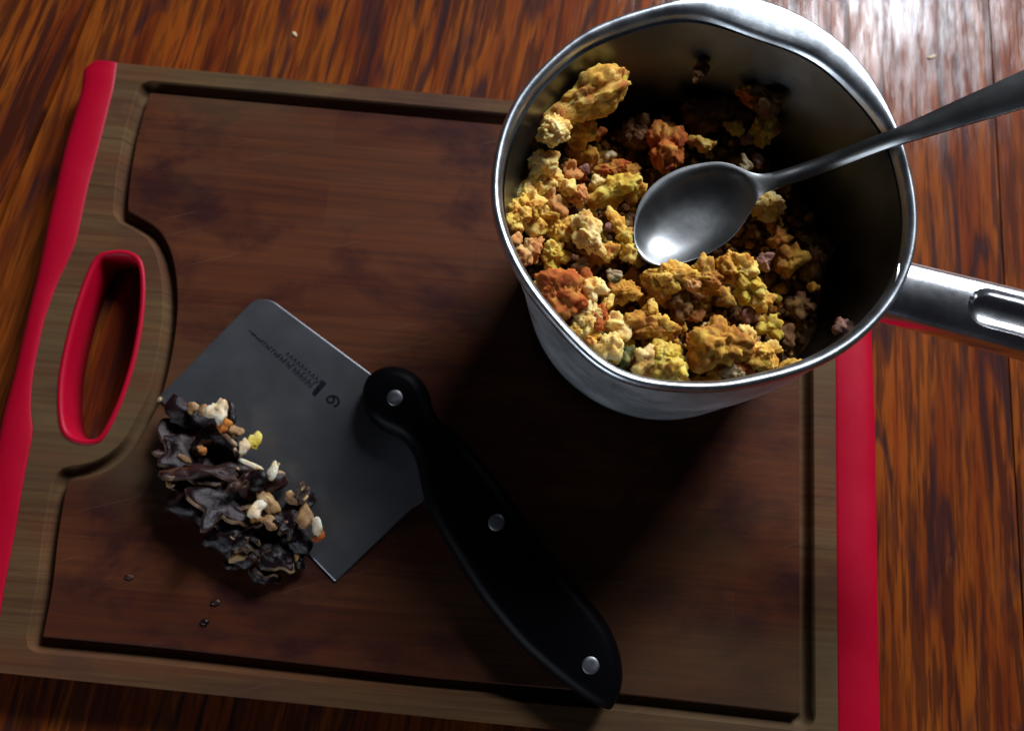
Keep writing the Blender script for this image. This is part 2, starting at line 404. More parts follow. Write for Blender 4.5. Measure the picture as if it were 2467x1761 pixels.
def grip(out, inn, name):
    lp = ccw(roundpoly([tuple(q) for q in PB(out + inn[::-1])], .004, 4))
    lp = ccw(lp)
    m = MB()
    pr = [(.0030, .0006), (.0006, .0030), (0, .008), (0, .0125), (.0004, .0150), (.0014, .0169), (.0030, .0180), (.0050, .0183)]
    rs = [m.loop(offset(lp, i), z) for i, z in pr]
    m.cap([rs[0]]); m.cap([rs[-1]])
    for a, b in zip(rs, rs[1:]): m.bridge(a, b)
    return m.build(name, MAT['red'], board, True)
def strip_poly(out, inn, name, side):
    # rounded outer side, square joint against the wood
    o = PB(out); i = PB(inn); m = MB()
    import numpy as _n
    def rs(l, n):
        A = np.array(l); d = np.r_[0, np.cumsum(np.linalg.norm(np.diff(A, axis=0), axis=1))]; s = np.linspace(0, d[-1], n)
        return np.stack([np.interp(s, d, A[:, 0]), np.interp(s, d, A[:, 1])], 1)
    n = 60; A = rs(o, n); B = rs(i, n)
    prf = [(0.0, .0010), (-.0012, .004), (-.0014, .010), (-.0006, .0145), (.0010, .0170), (.0032, .0181), (.0060, .0184)]
    secs = []
    for k in range(n):
        t = k/(n-1); end = min(t, 1-t)*np.linalg.norm(A[-1]-A[0]); e = .0045
        pull = 0 if end > e else e-math.sqrt(max(0, e*e-(e-end)**2))
        dr = B[k]-A[k]; wd = np.linalg.norm(dr); dr /= wd
        sec = [(A[k][0]+dr[0]*(x+pull), A[k][1]+dr[1]*(x+pull), z) for x, z in prf]
        sec += [(B[k][0]-dr[0]*.0012, B[k][1]-dr[1]*.0012, .0184), (B[k][0]-dr[0]*.0001, B[k][1]-dr[1]*.0001, .0176), (B[k][0]-dr[0]*.0001, B[k][1]-dr[1]*.0001, .001)]
        secs.append(sec)
    ns = len(secs[0]); v = [p for s in secs for p in s]; f = []
    for k in range(n-1):
        for j in range(ns): f.append((k*ns+j, k*ns+(j+1) % ns, (k+1)*ns+(j+1) % ns, (k+1)*ns+j))
    f.append(tuple(range(ns))); f.append(tuple((n-1)*ns+j for j in range(ns)))
    ob = recalc(mesh(name, v, f, MAT['red'], board, True))
    bm = bmesh.new(); bm.from_mesh(ob.data)
    for e_ in bm.edges:
        if len(e_.link_faces) == 2 and e_.calc_face_angle() > .9: e_.smooth = False
    bm.to_mesh(ob.data); bm.free()
    return ob
strip_poly(left_out, left_in, 'grip', -1)
strip_poly(right_out, right_in, 'grip', 1)
m = MB()
hi = offset(hole, .0002)
prh = [(-.0002, .0010), (-.0002, ZB+.0001), (.0004, ZB+.0006), (.0012, ZB+.0007), (.0020, ZB+.0002), (.0025, ZB-.0012), (.0026, .010), (.0026, .0010)]
rs = [m.loop(offset(hi, d), z) for d, z in prh]
for a, b in zip(rs, rs[1:]+rs[:1]): m.bridge(a, b)
m.build('handle_liner', MAT['red'], board, True)

# ------------------------------------------------------------------ chopper
chop = empty('hand_chopper', (0, 0, 0))
tag(chop, 'hand chopper with a flat grey steel blade and a black riveted handle on the board', 'chopper')
e0 = P(380, 957, ZB); e1 = P(808, 1401, ZB); ed = (e1-e0)[:2]; ed /= np.linalg.norm(ed); en = np.array([-ed[1], ed[0]])
if en @ (P(950, 958, ZB)-e0)[:2] < 0: en = -en
def zbl(x, y): return ZB+.0012+max(0, float(en @ (np.array([x, y])-e0[:2])))*.075
bo = [(380,957),(611,722),(651,720),(897,903),(960,950),(1045,1100),(1024,1204),(988,1227),(808,1401)]
bp = [PF(u, v, zbl)[:2] for u, v in bo]
bl = ccw(roundpoly([(bp[0][0], bp[0][1], .0008), (bp[1][0], bp[1][1], .003), (bp[2][0], bp[2][1], .004)]+[(p[0], p[1], .002) for p in bp[3:8]]+[(bp[8][0], bp[8][1], .001)], .002, 4))
mb = MB()
ins = offset(bl, .0004)
r0 = mb.loop(bl, lambda p: zbl(p[0], p[1])-.0010); r1 = mb.loop(bl, lambda p: zbl(p[0], p[1])-.0003); r2 = mb.loop(ins, lambda p: zbl(p[0], p[1]))
mb.cap([r0]); mb.bridge(r0, r1); mb.bridge(r1, r2); mb.cap([r2])
mb.build('blade', MAT['blade'], chop)
ho = [(874,958),(879,925),(895,902),(922,888),(956,884),(995,897),(1020,920),(1036,950),(1042,985),(1063,1019),(1100,1045),(1128,1072),(1165,1115),(1204,1164),(1255,1235),(1301,1301),(1350,1362),(1399,1421),(1440,1468),(1470,1512),(1492,1565),(1500,1620),(1494,1665),(1475,1702),(1464,1710),(1421,1692),(1345,1637),(1290,1590),(1247,1551),(1195,1490),(1149,1431),(1105,1360),(1068,1301),(1040,1250),(1025,1212),(1014,1166),(1008,1130),(998,1101),(984,1075),(962,1054),(922,1038),(895,1018),(880,990)]
hz = .0275
hl = ccw(chaikin([P(u, v, hz)[:2] for u, v in ho], 2))
hprof = [(.0045, .0186), (.0018, .0200), (.0004, .0235), (0, .0275), (.0003, .0310), (.0013, .0337), (.0026, .0353), (.0040, .0362), (.0054, .0367)]
mb = MB(); rs = [mb.loop(offset(hl, i), z) for i, z in hprof]
mb.cap([rs[0]]); mb.cap([rs[-1]])
for a, b in zip(rs, rs[1:]): mb.bridge(a, b)
mb.build('handle', MAT['black'], chop, True)
for u, v in ((951, 958), (1196, 1258), (1423, 1602)):
    c = P(u, v, .0368); r = .0033; mb = MB()
    circ = lambda q: [(c[0]+q*math.cos(t*PI/16), c[1]+q*math.sin(t*PI/16)) for t in range(32)]
    rr = [mb.loop(circ(r*k), z) for k, z in ((1, .0360), (1, .0369), (.95, .03705), (.5, .03708))]
    mb.cap([rr[-1]])
    for a, b in zip(rr, rr[1:]): mb.bridge(a, b)
    mb.build('rivet', MAT['rivet'], chop, True)
# stamp on the blade: an illegible tapering block of tiny characters and the figure 6
mk = MB()
sa = PF(601, 798, zbl); sb_ = PF(775, 945, zbl); sd = (sb_-sa)[:2]; SL = np.linalg.norm(sd); sd /= SL; sn = np.array([-sd[1], sd[0]])
def stroke(s0, s1, n0, n1, w):
    a = sa[:2]+sd*s0+sn*n0; b = sa[:2]+sd*s1+sn*n1; d = b-a; l = np.linalg.norm(d); d = d/max(l, 1e-9); q = np.array([-d[1], d[0]])*w/2
    idx = mk.loop([a-q, b-q, b+q, a+q], lambda p: zbl(p[0], p[1])+.00006); mk.f.append(tuple(idx))
rnd = random.Random(3)
s = 0
while s < SL*.93:                               # main line of small marks, growing towards the block
    g = .0008+.0032*(s/SL); wch = .0011+.0008*s/SL
    n0 = -g*.55; k = rnd.random()
    stroke(s, s, n0, n0+g, .0005)
    if k < .6: stroke(s, s+wch*.7, n0+g, n0+g, .0004)
    if k > .3: stroke(s, s+wch*.7, n0+g*.5, n0+g*.5, .0004)
    if k > .5: stroke(s+wch*.7, s+wch*.7, n0, n0+g*.6, .0004)
    s += wch*1.25
s = SL*.45
while s < SL*.9:
    g = .0018; stroke(s, s+.0008, .0021, .0021+g, .0004); stroke(s+.0008, s+.0014, .0021+g, .0021, .0004); s += .0021
stroke(SL*.955, SL*.955, -.0032, .0042, .0021)
mk.build('blade_stamp', MAT['etch'], chop)
fg = MB()                                      # the figure, built from short overlapping strokes
lp = [(1465+58*math.cos(t), 1235+52*math.sin(t)) for t in np.linspace(-PI/2, PI*1.5, 25)]
tl = chaikin([(1465, 1183), (1520, 1172), (1580, 1205), (1605, 1270), (1580, 1325), (1515, 1348)], 2, False)
for line in (lp, tl):
    L2, R2 = [], []
    for i, q in enumerate(line):
        a = np.array(line[max(0, i-1)]); b = np.array(line[min(len(line)-1, i+1)]); d = (b-a)/np.linalg.norm(b-a); nrm_ = np.array([-d[1], d[0]])*17
        for LL, sg in ((L2, 1), (R2, -1)):
            u_, v_ = 580+(q[0]+sg*nrm_[0])*.1478, 780+(q[1]+sg*nrm_[1])*.1478; pt = PF(u_, v_, zbl); LL.append((pt[0], pt[1]))
    zoff = .00006 if line is lp else .00009
    i0 = fg.loop(L2, lambda p: zbl(p[0], p[1])+zoff); i1 = fg.loop(R2, lambda p: zbl(p[0], p[1])+zoff)
    for i in range(len(L2)-1): fg.f.append((i0[i], i0[i+1], i1[i+1], i1[i]))
fg.build('stamp_figure', MAT['etch'], chop)

# ------------------------------------------------------------------ saucepan
ZR = ZB+.090
pot = empty('saucepan', (.062, .041, ZB))
tag(pot, 'stainless steel saucepan with two pouring lips and a long metal handle holding stuffing', 'saucepan')
cen = np.array([.062, .041])
outer_px = [(1497,35),(1578,12),(1650,-8),(1740,-20),(1820,-14),(1873,6),(1950,40),(2018,87),(2105,185),(2146,260),(2186,376),(2209,470),(2213,540),(2204,622),(2169,709),(2122,773),(2053,836),(1960,888),(1845,923),(1729,942),(1613,941),(1509,921),(1451,896),(1364,813),(1295,738),(1237,645),(1202,576),(1182,480),(1185,405),(1202,318),(1237,243),(1295,168),(1381,93)]
inner_px = [(1505,72),(1555,55),(1650,38),(1730,52),(1816,87),(1900,112),(1990,160),(2070,240),(2135,324),(2172,420),(2188,500),(2184,585),(2134,715),(2076,778),(1989,842),(1902,877),(1787,906),(1671,922),(1578,918),(1509,898),(1440,862),(1370,795),(1312,722),(1256,635),(1228,566),(1208,485),(1211,412),(1228,326),(1262,256),(1315,188),(1395,120)]
def polarfit(px, z, nh=13):
    pts = [P(u, v, z)[:2]-cen for u, v in px]
    th = np.array([math.atan2(p[1], p[0]) for p in pts]); r = np.array([np.linalg.norm(p) for p in pts])
    o = np.argsort(th); th = th[o]; r = r[o]
    g = np.linspace(-PI, PI, 361)[:-1]; ri = np.interp(g, np.r_[th-2*PI, th, th+2*PI], np.r_[r, r, r])
    ft = np.fft.rfft(ri); ft[nh:] = 0; return lambda t: np.interp(((t+PI) % (2*PI))-PI, g, np.fft.irfft(ft, 360), period=2*PI)
ro = polarfit(outer_px, ZR); ri = polarfit(inner_px, ZR-.002)
NT = 144
th = np.linspace(0, 2*PI, NT, endpoint=False)
RO = ro(th); RI = np.minimum(ri(th), RO-.0040)
base_px = [(1578,1015),(1428,981),(1364,935),(1306,854),(1266,761),(1240,680),(1671,1004),(1787,969)]
bc = P(1578, 716, ZB)[:2]; RB = .0548
def ring(rad, z, c=None):
    k_ = min(1, max(0, (z-ZB)/.070)); c = cen*k_+bc*(1-k_)
    return [(c[0]+r*math.cos(t), c[1]+r*math.sin(t), z) for r, t in zip(np.broadcast_to(rad, th.shape), th)]
def loft(rings, closed_ends=(False, False)):
    v = [p for r in rings for p in r]; n = len(rings[0]); f = []
    for k in range(len(rings)-1):
        for j in range(n): f.append((k*n+j, k*n+(j+1) % n, (k+1)*n+(j+1) % n, (k+1)*n+j))
    if closed_ends[0]: f.append(tuple(range(n)))
    if closed_ends[1]: f.append(tuple((len(rings)-1)*n+j for j in range(n)))
    return v, f
WALL = .0013
RN = np.full(NT, float(np.percentile(RI, 40)))          # round wall under the lips
RW = RI*.85+RN*.15
def wall_r(t, extra=0.):                                # t 0 at base .. 1 at lip
    s = t**1.0; rb = RB
    k = min(1, max(0, (t-.55)/.45))**2
    return (rb+(RN-rb)*min(1, t*1.02))*(1-k)+RW*k+extra
ext = [ring(RB*.0+.002, ZB+.0006), ring(RB-.006, ZB+.0006), ring(RB-.0026, ZB+.0012), ring(RB-.0006, ZB+.0030)]
for t in np.linspace(.09, .955, 18): ext.append(ring(wall_r(t, WALL), ZB+.0005+t*.0885))
v, f = loft(ext, (True, False)); recalc(mesh('body', v, f, MAT['pot'], pot))
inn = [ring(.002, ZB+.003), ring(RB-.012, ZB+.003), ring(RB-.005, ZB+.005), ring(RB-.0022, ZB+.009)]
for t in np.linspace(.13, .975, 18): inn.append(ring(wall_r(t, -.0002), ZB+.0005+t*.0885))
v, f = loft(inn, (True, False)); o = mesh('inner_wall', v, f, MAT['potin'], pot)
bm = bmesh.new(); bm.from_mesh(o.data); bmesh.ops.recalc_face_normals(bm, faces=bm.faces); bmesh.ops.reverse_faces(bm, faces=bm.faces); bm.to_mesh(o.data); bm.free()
wlip = RO-RI
rimr = [ring(wall_r(.965, .0), ZB+.0852), ring(RI*.995, ZR-.0035), ring(RI, ZR-.0018)]
for k, zz in ((.12, -.0006), (.3, .0003), (.5, .0008), (.7, .0008), (.86, .0003), (.95, -.0006), (1.0, -.0018)):
    wide = np.clip((wlip-.006)/.008, 0, 1)             # broad lips dish a little
    r = RI+wlip*k; zz_ = zz-.0012*wide*math.sin(PI*k)
    rimr.append([(cen[0]+r[i]*math.cos(th[i]), cen[1]+r[i]*math.sin(th[i]), ZR+zz_[i]) for i in range(NT)])
rimr += [ring(RO-.0006, ZR-.0030), ring(RO-.0016, ZR-.0040), ring(np.maximum(wall_r(.95, WALL), RO-.0045), ZR-.0050), ring(wall_r(.94, WALL-.0001), ZR-.0068)]
v, f = loft(rimr); recalc(mesh('rim', v, f, MAT['rim'], pot))
# handle: rounded bar with an oblong recess
h0 = P(2140, 700, ZR-.008); h1 = P(2690, 842, ZR+.004)
hd = h1-h0; HL = np.linalg.norm(hd); hd /= HL; hs = np.cross([0, 0, 1.], hd); hs /= np.linalg.norm(hs); hu = np.cross(hd, hs)
def hpt(s, a, b): return h0+hd*s+hs*a+hu*b
secs = []
NS = 40; ss = np.r_[np.linspace(0, .02, 6), np.linspace(.025, HL-.006, 22), HL-np.array([.0045, .003, .0015, .0005, .0])]
for s in ss:
    en_ = HL-s; q = 1 if en_ > .006 else math.sqrt(max(.02, 1-((.006-en_)/.006)**2))
    wdt = (.0108+.0008*min(1, s/.08))*q; hgt = (.0078)*q
    sec = []
    for j in range(NS):
        t = 2*PI*j/NS; ca, sa_ = math.cos(t), math.sin(t)
        a = abs(ca)**.85*math.copysign(1, ca)*wdt; b = abs(sa_)**.58*math.copysign(1, sa_)*hgt
        sec.append(hpt(s, a, b))
    secs.append(sec)
v, f = loft(secs, (True, True)); hb_o = recalc(mesh('handle', v, f, MAT['handle'], pot))
s0 = float((P(2330, 745, ZR) - h0) @ hd)+.0058; s1 = HL-.012
cut = MB()
def stad(w_, n=14):
    pts = []
    for k in range(n+1):
        t = PI/2+PI*k/n; pts.append((s0+w_*math.cos(t), w_*math.sin(t)))
    for k in range(n+1):
        t = -PI/2+PI*k/n; pts.append((s1+w_*math.cos(t), w_*math.sin(t)))
    return pts
lv = [(.0070, .013), (.0070, .0069), (.0066, .0056), (.0058, .0043), (.0046, .0032), (.0032, .0026), (.0016, .0023)]
vv = []; ff = []
for w_, b in lv: vv.append([hpt(s, a, b) for s, a in stad(w_)])
v, f = loft(vv, (True, True)); ct = recalc(mesh('tmpcut', v, f, MAT['handle']))
bo_ = hb_o.modifiers.new('slot', 'BOOLEAN'); bo_.operation = 'DIFFERENCE'; bo_.object = ct; bo_.solver = 'EXACT'
dg = bpy.context.evaluated_depsgraph_get(); dg.update()
nm = bpy.data.meshes.new_from_object(hb_o.evaluated_get(dg)); hb_o.modifiers.clear(); hb_o.data = nm; nm.name = 'handle'
bpy.data.objects.remove(ct)
bm = bmesh.new(); bm.from_mesh(nm)
for e_ in bm.edges:
    if len(e_.link_faces) == 2 and e_.calc_face_angle() > .5: e_.smooth = False
for f_ in bm.faces: f_.smooth = True
bm.to_mesh(nm); bm.free()
bevel(hb_o, .0007, 2, 35)

# ------------------------------------------------------------------ crumbs and chunks
def ico(n):
    bm = bmesh.new(); bmesh.ops.create_icosphere(bm, subdivisions=n, radius=1)
    v = np.array([q.co[:] for q in bm.verts]); f = np.array([[q.index for q in g.verts] for g in bm.faces]); bm.free(); return v, f
ICO = {n: ico(n) for n in (1, 2, 3, 4, 5)}
_rs = np.random.RandomState(5); _T = _rs.rand(4096)*2-1
def vn(p):                                      # smooth lattice noise, vectorised, about -1..1
    i = np.floor(p).astype(int); f = p-i; f = f*f*(3-2*f); r = 0
    for dx in (0, 1):
        for dy in (0, 1):
            for dz in (0, 1):
                h = ((i[:, 0]+dx)*73856093 ^ (i[:, 1]+dy)*19349663 ^ (i[:, 2]+dz)*83492791) & 4095
                r = r+_T[h]*(f[:, 0] if dx else 1-f[:, 0])*(f[:, 1] if dy else 1-f[:, 1])*(f[:, 2] if dz else 1-f[:, 2])
    return r
def rotm(rz, ty, tx=0.):
    c, s_ = math.cos(rz), math.sin(rz); cy, sy = math.cos(ty), math.sin(ty); cx_, sx = math.cos(tx), math.sin(tx)
    return np.array([[c, -s_, 0], [s_, c, 0], [0, 0, 1]]) @ np.array([[cy, 0, sy], [0, 1, 0], [-sy, 0, cy]]) @ np.array([[1, 0, 0], [0, cx_, -sx], [0, sx, cx_]])
def lump(sub, dims, rz, seed, amp=.4, lobes=1, tiltv=0., square=0., grain=1.):
    """torn bread crumb: one skin over a few merged lobes, crumbly at millimetre scale"""
    rn = random.Random(seed); d, F0 = ICO[sub]; dims = np.array(dims, float)
    r = np.full(len(d), .62 if lobes > 1 else .86)
    for l in range(lobes if lobes > 1 else 0):
        a_ = rn.uniform(0, 2*PI)+l*2.4; q = rn.uniform(.30, .62)
        c = np.array([math.cos(a_)*q, math.sin(a_)*q, rn.uniform(-.15, .35)]); R_ = rn.uniform(.32, .56)
        b_ = d @ c; disc = b_*b_-c @ c+R_*R_
        t = np.where(disc > 0, b_+np.sqrt(np.maximum(disc, 0)), 0); r = np.maximum(r, t)
    off = np.array([rn.uniform(0, 60) for _ in range(3)])
    r = r*(1+amp*.45*vn(d*1.7+off)+amp*.35*vn(d*3.9+off))
    if square: u = d*r[:, None]; u = u*(1-square)+np.clip(u*1.25, -.78, .78)*square
    else: u = d*r[:, None]
    p = u*dims/2
    ex = np.maximum(dims.min(), .0015)
    g = min(.0012, ex*.13)*grain
    n = g*1.1*vn(p*430+off)+g*.95*(np.abs(vn(p*800+off*2))-.3)+g*.30*vn(p*2000+off)
    p = p+d*n[:, None]
    return p @ rotm(rz, tiltv).T, F0
def fastmesh(name, V, Fc, mat, loc):
    me = bpy.data.meshes.new(name); me.vertices.add(len(V)); me.vertices.foreach_set('co', V.astype(np.float32).ravel())
    me.loops.add(len(Fc)*3); me.loops.foreach_set('vertex_index', Fc.astype(np.int32).ravel())
    me.polygons.add(len(Fc)); me.polygons.foreach_set('loop_start', np.arange(0, len(Fc)*3, 3, dtype=np.int32)); me.polygons.foreach_set('loop_total', np.full(len(Fc), 3, np.int32))
    me.update(calc_edges=True); me.validate(); me.polygons.foreach_set('use_smooth', [True]*len(me.polygons)); me.materials.append(mat)
    o = bpy.data.objects.new(name, me); C.objects.link(o); o.location = loc; return o

def level(x, y):                                # height of the stuffing's surface
    d = (np.array([x, y])-cen)/.07
    return ZB+.057+.007*float(-d[0]*.75-d[1]*.65)-.003*float(d @ d)
def inside(x, y, z, m_=.003):
    k_ = min(1, max(0, (z-ZB)/.070)); c = cen*k_+bc*(1-k_); k = (z-ZB)/.0885
    r = RB+(RN[0]-RB)*min(1, max(0, k)); return math.hypot(x-c[0], y-c[1]) < r-m_
# bed under everything: noisy mound (stuff), its dark colour standing in for shade between chunks
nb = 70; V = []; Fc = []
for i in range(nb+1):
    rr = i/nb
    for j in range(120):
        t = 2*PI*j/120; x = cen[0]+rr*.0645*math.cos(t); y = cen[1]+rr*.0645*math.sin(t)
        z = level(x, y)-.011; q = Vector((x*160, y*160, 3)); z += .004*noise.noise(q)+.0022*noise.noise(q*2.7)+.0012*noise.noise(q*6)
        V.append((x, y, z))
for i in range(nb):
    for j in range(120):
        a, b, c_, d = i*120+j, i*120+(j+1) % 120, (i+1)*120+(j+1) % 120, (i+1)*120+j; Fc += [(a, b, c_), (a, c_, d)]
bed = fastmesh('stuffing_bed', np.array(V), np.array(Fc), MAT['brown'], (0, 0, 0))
tag(bed, 'bed of bread stuffing under the loose chunks, coloured dark for the shade in the gaps', 'stuffing', kind='stuff')
# finest crumbs (stuff)
rn = random.Random(11)
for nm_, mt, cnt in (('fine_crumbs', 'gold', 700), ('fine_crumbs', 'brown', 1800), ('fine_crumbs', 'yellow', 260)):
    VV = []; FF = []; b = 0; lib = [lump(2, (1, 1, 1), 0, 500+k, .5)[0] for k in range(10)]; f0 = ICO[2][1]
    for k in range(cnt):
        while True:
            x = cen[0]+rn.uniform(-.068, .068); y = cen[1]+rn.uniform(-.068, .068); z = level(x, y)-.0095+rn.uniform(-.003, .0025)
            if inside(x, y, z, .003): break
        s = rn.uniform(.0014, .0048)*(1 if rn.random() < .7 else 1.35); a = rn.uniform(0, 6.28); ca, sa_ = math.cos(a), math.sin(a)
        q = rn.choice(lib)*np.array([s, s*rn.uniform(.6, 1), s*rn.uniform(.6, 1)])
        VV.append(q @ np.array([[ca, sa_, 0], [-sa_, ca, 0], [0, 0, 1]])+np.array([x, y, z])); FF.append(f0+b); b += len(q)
    tag(fastmesh(nm_, np.vstack(VV), np.vstack(FF), MAT[mt], (0, 0, 0)), {'gold': 'golden', 'brown': 'dark brown', 'yellow': 'yellow'}[mt]+' fine bread crumbs scattered all through the stuffing in the saucepan', 'crumbs', kind='stuff')
